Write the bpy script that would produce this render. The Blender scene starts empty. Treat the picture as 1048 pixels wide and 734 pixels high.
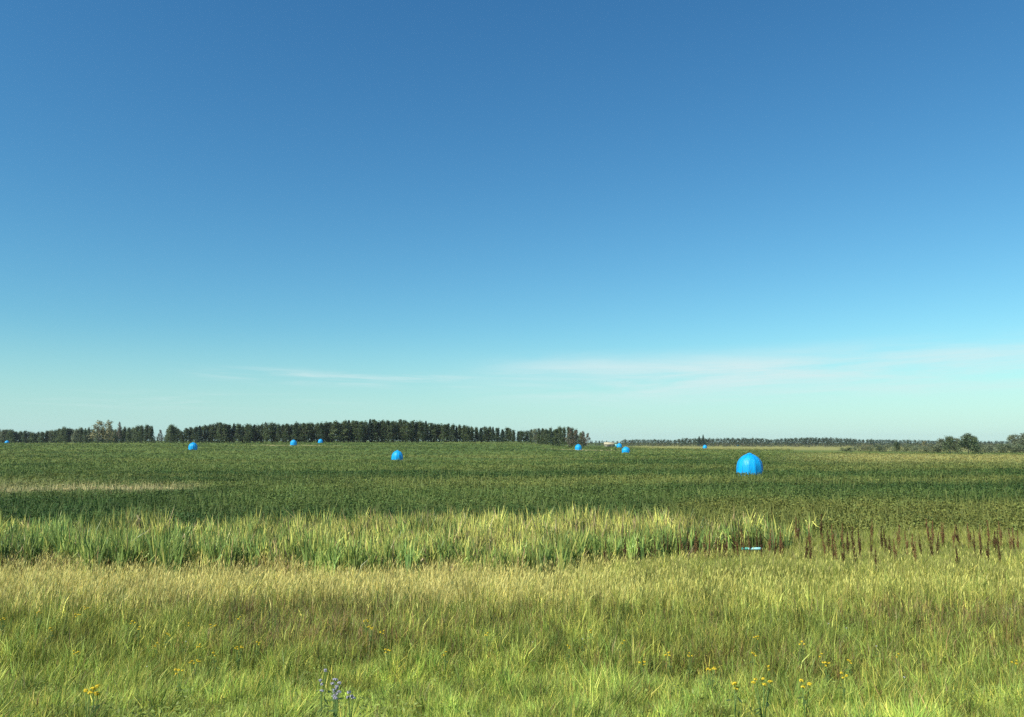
import bpy, bmesh, math, random
import numpy as np
from mathutils import Vector, Matrix

rng = np.random.default_rng(11)
random.seed(5)
scene = bpy.context.scene
COL = scene.collection
CAM_Z = 3.4
PITCH = math.radians(5.64)
FPX = 840.0          # focal length in pixels of the 1048 px wide photograph
CP, SP = math.cos(PITCH), math.sin(PITCH)

# ------------------------------------------------------------------ terrain
Y_TAB = [-400, -3, 3.0, 10.5, 16, 21, 27, 33]
Z_TAB = [1.9, 1.9, 1.9, 0.15, 0.0, -0.38, -0.45, -0.05]
AZ = [-0.62, -0.25, 0.0, 0.09, 0.29, 0.60]
D = [33, 84, 130, 170, 240, 310, 380, 430, 520, 840, 1500, 4000]
ZC = [
    [-.05, -.25, -.25, -.2, .70, 1.3, 1.80, 1.05, 0.8, 0.7, 0.5, 0.0],
    [-.05, -.30, -.65, -.9, .25, 1.1, 1.6, 1.85, 2.0, 1.8, 1.0, 0.0],
    [-.05, -.30, -.75, -1.15, -.2, .75, 1.6, 1.95, 1.9, 1.4, 0.5, -1.0],
    [-.05, -.25, -.45, -.7, -.85, -.35, -.2, -.4, -1.1, -3.4, -4.5, -6.0],
    [-.05, -.30, -.45, -.6, -.8, -1.0, -1.2, -1.5, -2.2, -4.0, -5.0, -7.0],
    [-.05, -.25, -.55, -.8, -1.3, -1.8, -2.2, -2.5, -3.0, -4.5, -6.0, -8.0],
]


def vnoise(x, y, seed=0):
    """smooth value noise in 0..1, vectorised"""
    x = np.asarray(x, float); y = np.asarray(y, float)
    xi = np.floor(x).astype(np.int64); yi = np.floor(y).astype(np.int64)
    fx = x - xi; fy = y - yi
    fx = fx * fx * (3 - 2 * fx); fy = fy * fy * (3 - 2 * fy)

    def h(a, b):
        n = (a * 374761393 + b * 668265263 + seed * 974711) & 0xFFFFFFFF
        n = ((n ^ (n >> 13)) * 1274126177) & 0xFFFFFFFF
        n = n ^ (n >> 16)
        return (n & 0xFFFF) / 65535.0
    a = h(xi, yi); b = h(xi + 1, yi); c = h(xi, yi + 1); d = h(xi + 1, yi + 1)
    return (a * (1 - fx) + b * fx) * (1 - fy) + (c * (1 - fx) + d * fx) * fy


def fbm(x, y, seed=0, octv=3):
    s = 0; a = 0.5; t = 0
    for k in range(octv):
        s = s + a * vnoise(x * 2 ** k, y * 2 ** k, seed + k * 17); t += a; a *= 0.5
    return s / t


def height(x, y):
    x = np.asarray(x, float); y = np.asarray(y, float)
    near = np.interp(y, Y_TAB, Z_TAB)
    a = x / np.maximum(y, 20.0)
    a = np.clip(a, AZ[0], AZ[-1])
    cols = [np.interp(y, D, z) for z in ZC]
    i = np.clip(np.searchsorted(AZ, a) - 1, 0, len(AZ) - 2)
    A = np.array(AZ)
    t = (a - A[i]) / (A[i + 1] - A[i])
    t = t * t * (3 - 2 * t)
    stack = np.stack(np.broadcast_arrays(*cols))
    z0 = np.take_along_axis(stack, i[None], 0)[0] if stack.ndim > 1 else stack[i]
    z1 = np.take_along_axis(stack, (i + 1)[None], 0)[0] if stack.ndim > 1 else stack[i + 1]
    far = z0 * (1 - t) + z1 * t
    z = np.where(y < 33, near, far)
    amp = np.clip((y - 4) / 20, 0, 1) * 0.10
    z = z + amp * (fbm(x / 4.0, y / 4.0, 3) - 0.5)
    z = z + np.clip((y - 45) / 60, 0, 1) * 0.35 * (fbm(x / 38.0, y / 38.0, 9) - 0.5)
    return z


def hz(x, y):
    return float(height(np.array([x]), np.array([y]))[0])


def ray(px, py):
    u = (px - 524) / FPX; v = (367 - py) / FPX
    return u, CP - v * SP, SP + v * CP


def at(px, py, above=0.0, dmax=1500):
    """point on the ground (or `above` it) seen at a photograph pixel"""
    u, f, w = ray(px, py)
    ts = np.geomspace(5, dmax, 1500)
    xs, ys, zs = u * ts, f * ts, CAM_Z + w * ts
    g = height(xs, ys) + above
    k = np.argmax(zs <= g)
    if zs[k] > g[k]:
        k = len(ts) - 1
    return float(xs[k]), float(ys[k]), float(g[k] - above)


def along(px, d, py=452):
    u, f, w = ray(px, py)
    return u / f * d, d


def z_at(py, d):
    u, f, w = ray(524, py)
    return CAM_Z + w / f * d


# ------------------------------------------------------------------ object helpers
def tag(o, label=None, cat=None, group=None, kind=None):
    if label: o['label'] = label
    if cat: o['category'] = cat
    if group: o['group'] = group
    if kind: o['kind'] = kind
    return o


def empty(name, loc, rotz=0.0, scale=1.0):
    o = bpy.data.objects.new(name, None)
    o.empty_display_size = 0.3
    COL.objects.link(o)
    o.location = loc
    o.rotation_euler = (0, 0, rotz)
    o.scale = (scale,) * 3 if not isinstance(scale, (tuple, list)) else scale
    return o


def link(name, me, parent=None):
    o = bpy.data.objects.new(name, me)
    COL.objects.link(o)
    if parent: o.parent = parent
    return o


def copy_tree(o, parent=None):
    c = o.copy(); COL.objects.link(c); c.parent = parent
    for ch in list(o.children):
        copy_tree(ch, c)
    return c


def mesh_np(name, verts, loops, sizes, mat, col=None, smooth=False, nor_up=False):
    me = bpy.data.meshes.new(name)
    nv, nl, npoly = len(verts), len(loops), len(sizes)
    me.vertices.add(nv); me.loops.add(nl); me.polygons.add(npoly)
    me.vertices.foreach_set('co', np.ascontiguousarray(verts, np.float32).ravel())
    me.loops.foreach_set('vertex_index', np.ascontiguousarray(loops, np.int32))
    starts = np.zeros(npoly, np.int32); starts[1:] = np.cumsum(sizes)[:-1]
    me.polygons.foreach_set('loop_start', starts)
    try:
        me.polygons.foreach_set('loop_total', np.ascontiguousarray(sizes, np.int32))
    except Exception:
        pass
    me.update(calc_edges=True)
    if col is not None:
        ca = me.color_attributes.new('tint', 'FLOAT_COLOR', 'POINT')
        c4 = np.ones((nv, 4), np.float32); c4[:, :3] = col
        ca.data.foreach_set('color', c4.ravel())
    if smooth:
        me.polygons.foreach_set('use_smooth', np.ones(npoly, bool))
    me.materials.append(mat)
    return me


def blades(P, H, W, face, lean_dir, lean, cb, ct, droop=0.0, midw=0.85):
    """P (n,3) feet, H heights, W widths, lean = sideways reach / height. -> verts, loops, sizes, cols"""
    n = len(P)
    wx = np.stack([np.cos(face), np.sin(face), np.zeros(n)], 1) * (W * 0.5)[:, None]
    ld = np.stack([np.cos(lean_dir), np.sin(lean_dir), np.zeros(n)], 1)
    up = np.array([0, 0, 1.0])
    mid = P + up * (H * 0.58)[:, None] + ld * (lean * H * 0.32)[:, None]
    tip = P + up * (H * (1 - droop * lean))[:, None] + ld * (lean * H)[:, None]
    V = np.empty((n, 5, 3))
    V[:, 0] = P - wx; V[:, 1] = P + wx
    V[:, 2] = mid + wx * midw; V[:, 3] = mid - wx * midw
    V[:, 4] = tip
    C = np.empty((n, 5, 3))
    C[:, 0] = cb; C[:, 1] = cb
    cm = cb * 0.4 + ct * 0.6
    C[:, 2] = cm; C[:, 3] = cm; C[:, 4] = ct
    base = (np.arange(n) * 5)[:, None]
    L = (base + np.array([0, 1, 2, 3, 3, 2, 4])).ravel()
    S = np.tile([4, 3], n)
    return V.reshape(-1, 3), L, S, C.reshape(-1, 3)


def leaves(P, size, nrm, col, aspect=0.6):
    """small diamond leaf faces. P (n,3) centres, nrm (n,3)"""
    n = len(P)
    nrm = nrm / (np.linalg.norm(nrm, axis=1, keepdims=True) + 1e-9)
    r = rng.normal(size=(n, 3))
    t = np.cross(nrm, r); t /= (np.linalg.norm(t, axis=1, keepdims=True) + 1e-9)
    b = np.cross(nrm, t)
    s = np.asarray(size)[:, None]
    V = np.empty((n, 4, 3))
    V[:, 0] = P + t * s * 0.5
    V[:, 1] = P + b * s * 0.5 * aspect
    V[:, 2] = P - t * s * 0.5
    V[:, 3] = P - b * s * 0.5 * aspect
    L = np.arange(n * 4); S = np.full(n, 4)
    C = np.repeat(col, 4, axis=0)
    return V.reshape(-1, 3), L, S, C


def merge(parts):
    V, L, S, C = [], [], [], []
    off = 0
    for v, l, s, c in parts:
        V.append(v); L.append(np.asarray(l) + off); S.append(s); C.append(c); off += len(v)
    return np.concatenate(V), np.concatenate(L), np.concatenate(S), np.concatenate(C)


def tube(pts, radii, seg=6, col=(1, 1, 1), cap=True):
    pts = [Vector(p) for p in pts]
    V, L, S = [], [], []
    for i, p in enumerate(pts):
        d = (pts[min(i + 1, len(pts) - 1)] - pts[max(i - 1, 0)]).normalized()
        a = d.orthogonal().normalized() if abs(d.z) < 0.95 else Vector((1, 0, 0))
        a = (a - d * a.dot(d)).normalized(); b = d.cross(a)
        for k in range(seg):
            t = 2 * math.pi * k / seg
            V.append(p + (a * math.cos(t) + b * math.sin(t)) * radii[i])
    for i in range(len(pts) - 1):
        for k in range(seg):
            k2 = (k + 1) % seg
            L += [i * seg + k, i * seg + k2, (i + 1) * seg + k2, (i + 1) * seg + k]; S.append(4)
    if cap:
        L += list(range(seg))[::-1]; S.append(seg)
        L += [(len(pts) - 1) * seg + k for k in range(seg)]; S.append(seg)
    V = np.array([tuple(v) for v in V])
    return V, np.array(L), np.array(S), np.tile(np.array(col, float), (len(V), 1))


# ------------------------------------------------------------------ materials
def new_mat(name):
    m = bpy.data.materials.new(name); m.use_nodes = True
    nt = m.node_tree; nt.nodes.clear()
    return m, nt, nt.nodes.new('ShaderNodeOutputMaterial')


def foliage_mat(name, transl=0.35, rough=0.55, spec=0.25, var=0.25, scale=3.0):
    m, nt, out = new_mat(name)
    N, K = nt.nodes, nt.links
    at_ = N.new('ShaderNodeAttribute'); at_.attribute_name = 'tint'
    geo = N.new('ShaderNodeNewGeometry')
    nz = N.new('ShaderNodeTexNoise'); nz.inputs['Scale'].default_value = scale; nz.inputs['Detail'].default_value = 3
    K.new(geo.outputs['Position'], nz.inputs['Vector'])
    mp = N.new('ShaderNodeMapRange'); mp.inputs[1].default_value = 0.3; mp.inputs[2].default_value = 0.7
    mp.inputs[3].default_value = 1 - var; mp.inputs[4].default_value = 1 + var
    K.new(nz.outputs['Fac'], mp.inputs[0])
    mul = N.new('ShaderNodeVectorMath'); mul.operation = 'SCALE'
    K.new(at_.outputs['Color'], mul.inputs[0]); K.new(mp.outputs[0], mul.inputs['Scale'])
    pb = N.new('ShaderNodeBsdfPrincipled')
    pb.inputs['Roughness'].default_value = rough
    pb.inputs['Specular IOR Level'].default_value = spec
    K.new(mul.outputs[0], pb.inputs['Base Color'])
    tr = N.new('ShaderNodeBsdfTranslucent')
    K.new(mul.outputs[0], tr.inputs['Color'])
    mx = N.new('ShaderNodeMixShader'); mx.inputs[0].default_value = transl
    K.new(pb.outputs[0], mx.inputs[1]); K.new(tr.outputs[0], mx.inputs[2])
    K.new(mx.outputs[0], out.inputs['Surface'])
    return m


def plain_mat(name, col, rough=0.6, spec=0.3, var=0.15, scale=6.0, transl=0.0):
    m, nt, out = new_mat(name)
    N, K = nt.nodes, nt.links
    tc = N.new('ShaderNodeTexCoord')
    nz = N.new('ShaderNodeTexNoise'); nz.inputs['Scale'].default_value = scale; nz.inputs['Detail'].default_value = 4
    K.new(tc.outputs['Object'], nz.inputs['Vector'])
    cr = N.new('ShaderNodeValToRGB')
    cr.color_ramp.elements[0].position = 0.3; cr.color_ramp.elements[1].position = 0.7
    cr.color_ramp.elements[0].color = tuple(c * (1 - var) for c in col) + (1,)
    cr.color_ramp.elements[1].color = tuple(min(1, c * (1 + var)) for c in col) + (1,)
    K.new(nz.outputs['Fac'], cr.inputs[0])
    pb = N.new('ShaderNodeBsdfPrincipled')
    pb.inputs['Roughness'].default_value = rough
    pb.inputs['Specular IOR Level'].default_value = spec
    K.new(cr.outputs[0], pb.inputs['Base Color'])
    last = pb
    if transl > 0:
        tr = N.new('ShaderNodeBsdfTranslucent'); K.new(cr.outputs[0], tr.inputs['Color'])
        mx = N.new('ShaderNodeMixShader'); mx.inputs[0].default_value = transl
        K.new(pb.outputs[0], mx.inputs[1]); K.new(tr.outputs[0], mx.inputs[2]); last = mx
    K.new(last.outputs[0], out.inputs['Surface'])
    return m


M_grass = foliage_mat('grass_blades', 0.38, 0.5, 0.25, 0.18, 0.9)
M_reed = foliage_mat('reed_leaves', 0.20, 0.42, 0.35, 0.15, 1.2)
M_crop = foliage_mat('crop_leaves', 0.25, 0.6, 0.15, 0.22, 0.25)
M_tree = foliage_mat('tree_leaves', 0.36, 0.6, 0.2, 0.22, 0.3)
M_ground = None
M_bark = plain_mat('pale_bark', (0.26, 0.24, 0.20), 0.9, 0.1, 0.3, 2.0)
M_dbark = plain_mat('dark_bark', (0.10, 0.085, 0.065), 0.9, 0.1, 0.3, 2.0)
M_dock = plain_mat('dry_dock_seed', (0.085, 0.044, 0.022), 0.85, 0.1, 0.45, 40.0, 0.12)
M_dockpale = plain_mat('rusty_dock_seed', (0.20, 0.105, 0.048), 0.85, 0.1, 0.4, 40.0, 0.12)
M_stem = plain_mat('weed_stem', (0.16, 0.12, 0.05), 0.8, 0.15, 0.3, 30.0)
M_gstem = plain_mat('green_stem', (0.10, 0.17, 0.04), 0.7, 0.2, 0.3, 30.0)
M_yel = plain_mat('yellow_petals', (0.76, 0.58, 0.04), 0.6, 0.2, 0.2, 60.0, 0.25)
M_lilac = plain_mat('lilac_petals', (0.38, 0.37, 0.42), 0.7, 0.2, 0.2, 60.0, 0.2)
M_white = plain_mat('white_petals', (0.75, 0.75, 0.70), 0.7, 0.2, 0.1, 60.0, 0.2)


def tarp_mat(name, col):
    m, nt, out = new_mat(name)
    N, K = nt.nodes, nt.links
    tc = N.new('ShaderNodeTexCoord')
    mapn = N.new('ShaderNodeMapping'); mapn.inputs['Scale'].default_value = (3, 3, 0.6)
    K.new(tc.outputs['Object'], mapn.inputs[0])
    nz = N.new('ShaderNodeTexNoise'); nz.inputs['Scale'].default_value = 2.2; nz.inputs['Detail'].default_value = 5
    K.new(mapn.outputs[0], nz.inputs['Vector'])
    cr = N.new('ShaderNodeValToRGB')
    cr.color_ramp.elements[0].position = 0.32; cr.color_ramp.elements[1].position = 0.7
    cr.color_ramp.elements[0].color = (col[0] * .6, col[1] * .78, col[2] * .86, 1)
    cr.color_ramp.elements[1].color = (col[0] * 1.3, min(1, col[1] * 1.1), min(1, col[2] * 1.06), 1)
    K.new(nz.outputs['Fac'], cr.inputs[0])
    wv = N.new('ShaderNodeTexNoise'); wv.inputs['Scale'].default_value = 3.0; wv.inputs['Detail'].default_value = 6
    K.new(mapn.outputs[0], wv.inputs['Vector'])
    bp = N.new('ShaderNodeBump'); bp.inputs['Strength'].default_value = 0.5; bp.inputs['Distance'].default_value = 0.12
    K.new(wv.outputs['Fac'], bp.inputs['Height'])
    pb = N.new('ShaderNodeBsdfPrincipled')
    pb.inputs['Roughness'].default_value = 0.42; pb.inputs['Specular IOR Level'].default_value = 0.4
    K.new(cr.outputs[0], pb.inputs['Base Color']); K.new(bp.outputs[0], pb.inputs['Normal'])
    tr = N.new('ShaderNodeBsdfTranslucent'); K.new(cr.outputs[0], tr.inputs['Color'])
    mx = N.new('ShaderNodeMixShader'); mx.inputs[0].default_value = 0.18
    K.new(pb.outputs[0], mx.inputs[1]); K.new(tr.outputs[0], mx.inputs[2])
    K.new(mx.outputs[0], out.inputs['Surface'])
    return m


M_tarp = tarp_mat('blue_tarpaulin', (0.004, 0.43, 0.87))
M_seam = tarp_mat('blue_tarpaulin_seam', (0.010, 0.42, 0.84))


# ------------------------------------------------------------------ ground sheet
def field_tint(x, y):
    """colour of what grows on the field (linear), and straw amount"""
    n1 = fbm(x / 22.0, y / 16.0, 21); n2 = fbm(x / 5.0, y / 5.0, 31); n3 = fbm(x / 60.0, y / 14.0, 41)
    d = np.hypot(x, y)
    g = np.empty(x.shape + (3,))
    dark = np.array([0.058, 0.108, 0.027]); mid = np.array([0.130, 0.182, 0.046]); pale = np.array([0.230, 0.245, 0.066])
    t = np.clip((n1 - .5) * 3.4 + .42 + (n2 - .5) * 0.9 - .35 * np.exp(-((y - 40) / 7.0) ** 2), 0, 1)[..., None]
    g = dark * (1 - t) + mid * t
    t2 = np.clip((n3 - 0.50) * 4, 0, 1)[..., None] * 0.75
    g = g * (1 - t2) + pale * t2
    a = x / np.maximum(y, 1)
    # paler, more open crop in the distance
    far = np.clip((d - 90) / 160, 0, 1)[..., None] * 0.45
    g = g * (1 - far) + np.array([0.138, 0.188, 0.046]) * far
    # dry strip at the left, about 55-70 m out
    st = np.exp(-((y - (57 + (x + 33) * 0.25 + 5 * (n2 - .5))) / 6.0) ** 2) * np.clip((-a - 0.36) / 0.06, 0, 1) * np.clip(n2 * 2.6 - .10, 0, 1)
    st = np.maximum(st, 0.5 * np.exp(-((y - (66 + 4 * (n1 - .5))) / 2.5) ** 2) * np.clip((-a - 0.45) / 0.06, 0, 1) * np.clip(n2 * 2.6 - .5, 0, 1))
    # mown strips where two of the shelters stand
    for sx, sy, rx, ry in ((-84, 318, 17, 7), (26, 296, 13, 7), (80, 205, 22, 4), (30, 168, 20, 3)):
        st = np.maximum(st, (.8 if sy > 290 else .35) * np.clip(1.6 - ((x - sx) / rx) ** 2 - ((y - sy) / ry) ** 2, 0, 1))
    # ripe golden ground on the right
    gr = np.clip((a - 0.30 - 0.10 * (n1 - .5)) / 0.12, 0, 1) * np.clip((y - 110) / 50, 0, 1) * np.clip((290 - y) / 60, 0, 1) * 0.8
    gr2 = np.clip((a - 0.12) / 0.05, 0, 1) * np.clip((y - 330) / 80, 0, 1) * 0.7
    # olive meadow just beyond the ditch on the right
    ol = np.clip((a - 0.12 - 0.3 * (n1 - .5)) / 0.1, 0, 1) * np.clip((47 - y) / 7, 0, 1) * 0.8
    straw = np.clip(st * 1.1, 0, 1)
    g = g * (1 - ol[..., None]) + np.array([0.200, 0.215, 0.052]) * ol[..., None]
    gg = np.clip(gr + gr2, 0, 1)[..., None]
    g = g * (1 - gg) + np.array([0.37, 0.345, 0.115]) * gg
    g = g * (1 - straw[..., None]) + np.array([0.40, 0.36, 0.17]) * straw[..., None]
    return g, straw


def near_tint(x, y):
    """what the verge is made of: (straw, brown, lush) shares"""
    n1 = fbm(x / 3.5, y / 2.2, 51); n2 = fbm(x / 1.1, y / 1.1, 61); n3 = fbm(x / 9.0, y / 4.0, 71)
    a = x / np.maximum(y, 1)
    straw = np.clip((y - 15.2 - 3.5 * (n1 - .5)) / 3.4, 0, 1) * (0.62 + 0.45 * n3)
    straw = straw * (1 - 0.45 * np.clip((a + 0.02) / 0.25, 0, 1))
    brown = np.clip((n1 - 0.42) * 4, 0, 1) * np.clip(1.3 - np.abs(y - 14.6) / 3.6, 0, 1)
    lush = np.clip((13.2 + 2.5 * (n3 - .5) - y) / 3.5, 0, 1)
    return straw, brown, lush, n2


def build_ground():
    ys = np.concatenate([np.linspace(-60, 2, 12), np.linspace(4, 45, 90)[0:], np.geomspace(46, 600, 170), np.geomspace(640, 2200, 18)])
    nx = 220
    t = np.linspace(-1, 1, nx)
    t = np.sign(t) * (0.75 * np.abs(t) + 0.25 * np.abs(t) ** 3)
    Y = np.repeat(ys[:, None], nx, 1)
    X = t[None, :] * (50 + 0.95 * np.maximum(Y, 0))
    Z = height(X.ravel(), Y.ravel())
    V = np.stack([X.ravel(), Y.ravel(), Z], 1)
    i = np.arange(len(ys) - 1)[:, None] * nx + np.arange(nx - 1)[None, :]
    L = np.stack([i, i + 1, i + nx + 1, i + nx], -1).reshape(-1)
    S = np.full(i.size, 4)
    x, y = X.ravel(), Y.ravel()
    g, _ = field_tint(x, y)
    s, b, l, n2 = near_tint(x, y)
    soil = np.array([0.085, 0.075, 0.035])
    gn = np.ones((len(x), 3)) * np.array([0.075, 0.085, 0.030])
    gn = gn * (1 - s[:, None] * .7) + np.array([0.20, 0.17, 0.075]) * s[:, None] * .7
    w = np.clip((y - 28) / 4, 0, 1)[:, None]
    col = gn * (1 - w) + (g * 0.9) * w
    m, nt, out = new_mat('ground_cover')
    N, K = nt.nodes, nt.links
    at_ = N.new('ShaderNodeAttribute'); at_.attribute_name = 'tint'
    geo = N.new('ShaderNodeNewGeometry')
    nz = N.new('ShaderNodeTexNoise'); nz.inputs['Scale'].default_value = 1.6; nz.inputs['Detail'].default_value = 8; nz.inputs['Roughness'].default_value = .7
    K.new(geo.outputs['Position'], nz.inputs['Vector'])
    mp = N.new('ShaderNodeMapRange'); mp.inputs[1].default_value = .3; mp.inputs[2].default_value = .7; mp.inputs[3].default_value = .55; mp.inputs[4].default_value = 1.4
    K.new(nz.outputs['Fac'], mp.inputs[0])
    mul = N.new('ShaderNodeVectorMath'); mul.operation = 'SCALE'
    K.new(at_.outputs['Color'], mul.inputs[0]); K.new(mp.outputs[0], mul.inputs['Scale'])
    bp = N.new('ShaderNodeBump'); bp.inputs['Strength'].default_value = 0.6; bp.inputs['Distance'].default_value = 0.15
    K.new(nz.outputs['Fac'], bp.inputs['Height'])
    pb = N.new('ShaderNodeBsdfPrincipled'); pb.inputs['Roughness'].default_value = .95; pb.inputs['Specular IOR Level'].default_value = .05
    K.new(mul.outputs[0], pb.inputs['Base Color']); K.new(bp.outputs[0], pb.inputs['Normal'])
    K.new(pb.outputs[0], out.inputs['Surface'])
    me = mesh_np('ground', V, L, S, m, col, smooth=True)
    tag(link('ground', me), kind='structure')


build_ground()


# ------------------------------------------------------------------ field crop
def build_crop():
    parts = []
    # plants: depth spread between log-uniform and screen-uniform
    n = 84000
    k = n // 2
    d = np.concatenate([np.exp(rng.uniform(math.log(31), math.log(440), k)), 1 / rng.uniform(1 / 440, 1 / 30.5, n - k)])
    a = rng.uniform(-0.80, 0.80, n)
    x, y = a * d, d
    keep = ~((a < 0.20) & (d < 32))
    ok = ((d < 400) | (a > 0.08)) & ~((a > 0.34) & (d > 285))
    keep &= ok
    x, y, d, a = x[keep], y[keep], d[keep], a[keep]
    n = len(x)
    g, straw = field_tint(x, y)
    hn = fbm(x / 6.0, y / 6.0, 81); h2 = fbm(x / 1.6, y / 1.6, 91)
    H = (0.20 + 0.42 * hn + 0.55 * (h2 - .5)) * (1 - 0.75 * straw) * rng.uniform(.75, 1.15, n)
    H = np.clip(H, 0.07, 0.75) * np.clip(1.15 - d / 420, .45, 1)
    z = height(x, y)
    m = 13
    R = 0.16 + 0.0014 * d
    xx = np.repeat(x, m); yy = np.repeat(y, m); zz = np.repeat(z, m)
    ang = rng.uniform(0, 2 * math.pi, n * m); rr = np.sqrt(rng.uniform(0, 1, n * m)) * np.repeat(R, m)
    up = rng.uniform(0.25, 1.0, n * m) ** 0.7
    P = np.stack([xx + rr * np.cos(ang), yy + rr * np.sin(ang), zz + np.repeat(H, m) * up], 1)
    nr = np.stack([np.cos(ang) * .6, np.sin(ang) * .6, np.ones(n * m) * .8], 1) + rng.normal(size=(n * m, 3)) * 0.28
    size = (0.060 + 0.0010 * np.repeat(d, m)) * rng.uniform(.7, 1.3, n * m)
    hue = rng.uniform(0, 1, (n, 1))
    c = g * (0.70 + 0.6 * rng.uniform(0, 1, (n, 1)) ** 1.3) * (1 + (hue - .5) * np.array([0.3, 0.05, -0.1]))
    c = np.repeat(c, m, 0) * rng.uniform(.85, 1.15, (n * m, 1))
    parts.append(leaves(P, size, nr, c, 0.62))
    # upright stems and seeding grass among the crop
    n = 24000
    d = 1 / rng.uniform(1 / 300, 1 / 30.5, n)
    a = rng.uniform(-0.80, 0.80, n)
    x, y = a * d, d
    g, straw = field_tint(x, y)
    P = np.stack([x, y, height(x, y)], 1)
    Hh = rng.uniform(.35, .85, n) * (1 - .3 * straw)
    W = 0.012 + 0.00075 * d
    pale = rng.uniform(0, 1, (n, 1)) ** 3 * 0.45
    c = (g * 1.15) * (1 - pale) + np.array([0.25, 0.24, 0.09]) * pale
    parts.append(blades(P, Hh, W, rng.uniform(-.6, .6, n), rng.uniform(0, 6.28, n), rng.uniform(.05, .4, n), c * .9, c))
    V, L, S, C = merge(parts)
    o = link('field_crop', mesh_np('field_crop', V, L, S, M_crop, C))
    tag(o, 'dark green leafy crop covering the wide field behind the cattails', 'crop', kind='stuff')


build_crop()


# ------------------------------------------------------------------ verge grass
def build_verge():
    parts = []
    straw_c = np.array([0.68, 0.60, 0.20]); green = np.array([0.235, 0.285, 0.054]); lushc = np.array([0.315, 0.42, 0.078])
    brownc = np.array([0.25, 0.185, 0.075]); yelg = np.array([0.58, 0.58, 0.13])

    def pts(n, y0, y1, p=1.0):
        d = 1 / rng.uniform(1 / y1, 1 / y0, n)
        a = rng.uniform(-0.78, 0.78, n)
        return a * (d + 6.5), d

    # the sward
    n = 800000
    x, y = pts(n, 5.2, 25.2)
    a = x / y
    s, b, l, n2 = near_tint(x, y)
    z = height(x, y)
    u = rng.uniform(0, 1, n)
    col = np.repeat(green[None], n, 0) * (0.7 + 0.6 * rng.uniform(0, 1, (n, 1)))
    m = (u < l * 0.75)
    col[m] = lushc * (0.75 + 0.5 * rng.uniform(0, 1, (m.sum(), 1)))
    r = rng.uniform(0, 1, n)
    right = np.clip((a + 0.05) / 0.3, 0, 1)
    m = r < s * 0.85
    mixc = straw_c[None] * (1 - right[m, None] * .75) + yelg[None] * right[m, None] * .75
    col[m] = mixc * (0.75 + 0.45 * rng.uniform(0, 1, (m.sum(), 1)))
    m2 = (~m) & (rng.uniform(0, 1, n) < b * 0.45 + 0.06)
    col[m2] = brownc * (0.7 + 0.7 * rng.uniform(0, 1, (m2.sum(), 1)))
    m3 = (~m) & (~m2) & (rng.uniform(0, 1, n) < 0.22)
    col[m3] = yelg * (0.8 + 0.4 * rng.uniform(0, 1, (m3.sum(), 1)))
    patch = ((0.50 + 1.0 * fbm(x / 0.35, y / 0.6, 101)) * (0.84 + .40 * fbm(x / 2.2, y / 1.4, 103)))[:, None]
    col *= patch
    jx = x + .06 * (fbm(x * 6, y * 6, 301) - .5); jy = y + .1 * (fbm(x * 6, y * 6, 302) - .5)
    cell = (np.floor(jx / .08).astype(np.int64) * 7919 + np.floor(jy / .12).astype(np.int64) * 104729) % 65521
    tuft = rng.uniform(0, 1, (65521, 3))[cell]
    col *= (0.52 + 0.98 * tuft[:, :1] ** 1.2) * (1 + (tuft[:, 1:2] - .5) * np.array([.36, .05, -.1]))
    H = (0.08 + 0.54 * fbm(x / 0.5, y / 0.6, 111)) * rng.uniform(.65, 1.25, n) * (1 + 0.35 * s) * (.55 + .9 * tuft[:, 2]) * np.clip((y + 4.0) / 17, .50, .95)
    W = (0.004 + 0.008 * rng.uniform(0, 1, n) ** 3 + 0.004 * l * rng.uniform(0, 1, n)) * (0.7 + y / 22)
    wind = fbm(x / 1.2, y / 1.2, 121) * 3.2 - 1.0
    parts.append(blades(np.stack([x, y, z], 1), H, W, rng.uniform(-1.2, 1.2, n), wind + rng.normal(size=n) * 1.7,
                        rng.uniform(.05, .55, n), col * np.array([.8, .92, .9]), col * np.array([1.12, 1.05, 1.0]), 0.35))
    # pale seed heads on long stalks over the dry band
    n = 90000
    x, y = pts(n, 11.0, 25.6)
    s, b, l, n2 = near_tint(x, y)
    kp = rng.uniform(0, 1, n) < (1.05 * s ** 1.6)
    x, y, s = x[kp], y[kp], s[kp]; n = len(x); a = x / y
    right = np.clip((a + 0.05) / 0.3, 0, 1)[:, None]
    z = height(x, y)
    H = rng.uniform(.38, .72, n)
    ld = rng.normal(size=n) * 1.0; le = rng.uniform(.05, .3, n)
    c = (straw_c * (1 - .6 * right) + yelg * .6 * right) * (0.8 + .45 * rng.uniform(0, 1, (n, 1)))
    parts.append(blades(np.stack([x, y, z], 1), H, np.full(n, .0035) + .0001 * y, rng.uniform(-1, 1, n), ld, le, c * .9, c))
    tipx = x + np.cos(ld) * le * H * .85; tipy = y + np.sin(ld) * le * H * .85
    parts.append(blades(np.stack([tipx, tipy, z + H * .80], 1), rng.uniform(.05, .12, n), np.full(n, .005) + .00035 * y,
                        rng.uniform(-1, 1, n), ld, rng.uniform(.1, .5, n), c * 1.05, c * 1.1, midw=1.3))
    # broad-leaved weeds low in the sward
    n = 30000
    x, y = pts(n, 5.2, 19)
    kp = fbm(x / 1.3, y / 1.0, 131) + rng.uniform(-.25, .25, n) > 0.52 + .25 * np.clip((10.5 - y) / 3, 0, 1)
    x, y = x[kp], y[kp]; n = len(x)
    z = height(x, y); m = 8
    xx, yy, zz = np.repeat(x, m), np.repeat(y, m), np.repeat(z, m)
    ang = rng.uniform(0, 6.28, n * m); rr = rng.uniform(.01, .09, n * m)
    P = np.stack([xx + rr * np.cos(ang), yy + rr * np.sin(ang), zz + rng.uniform(.06, .32, n * m)], 1)
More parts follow.
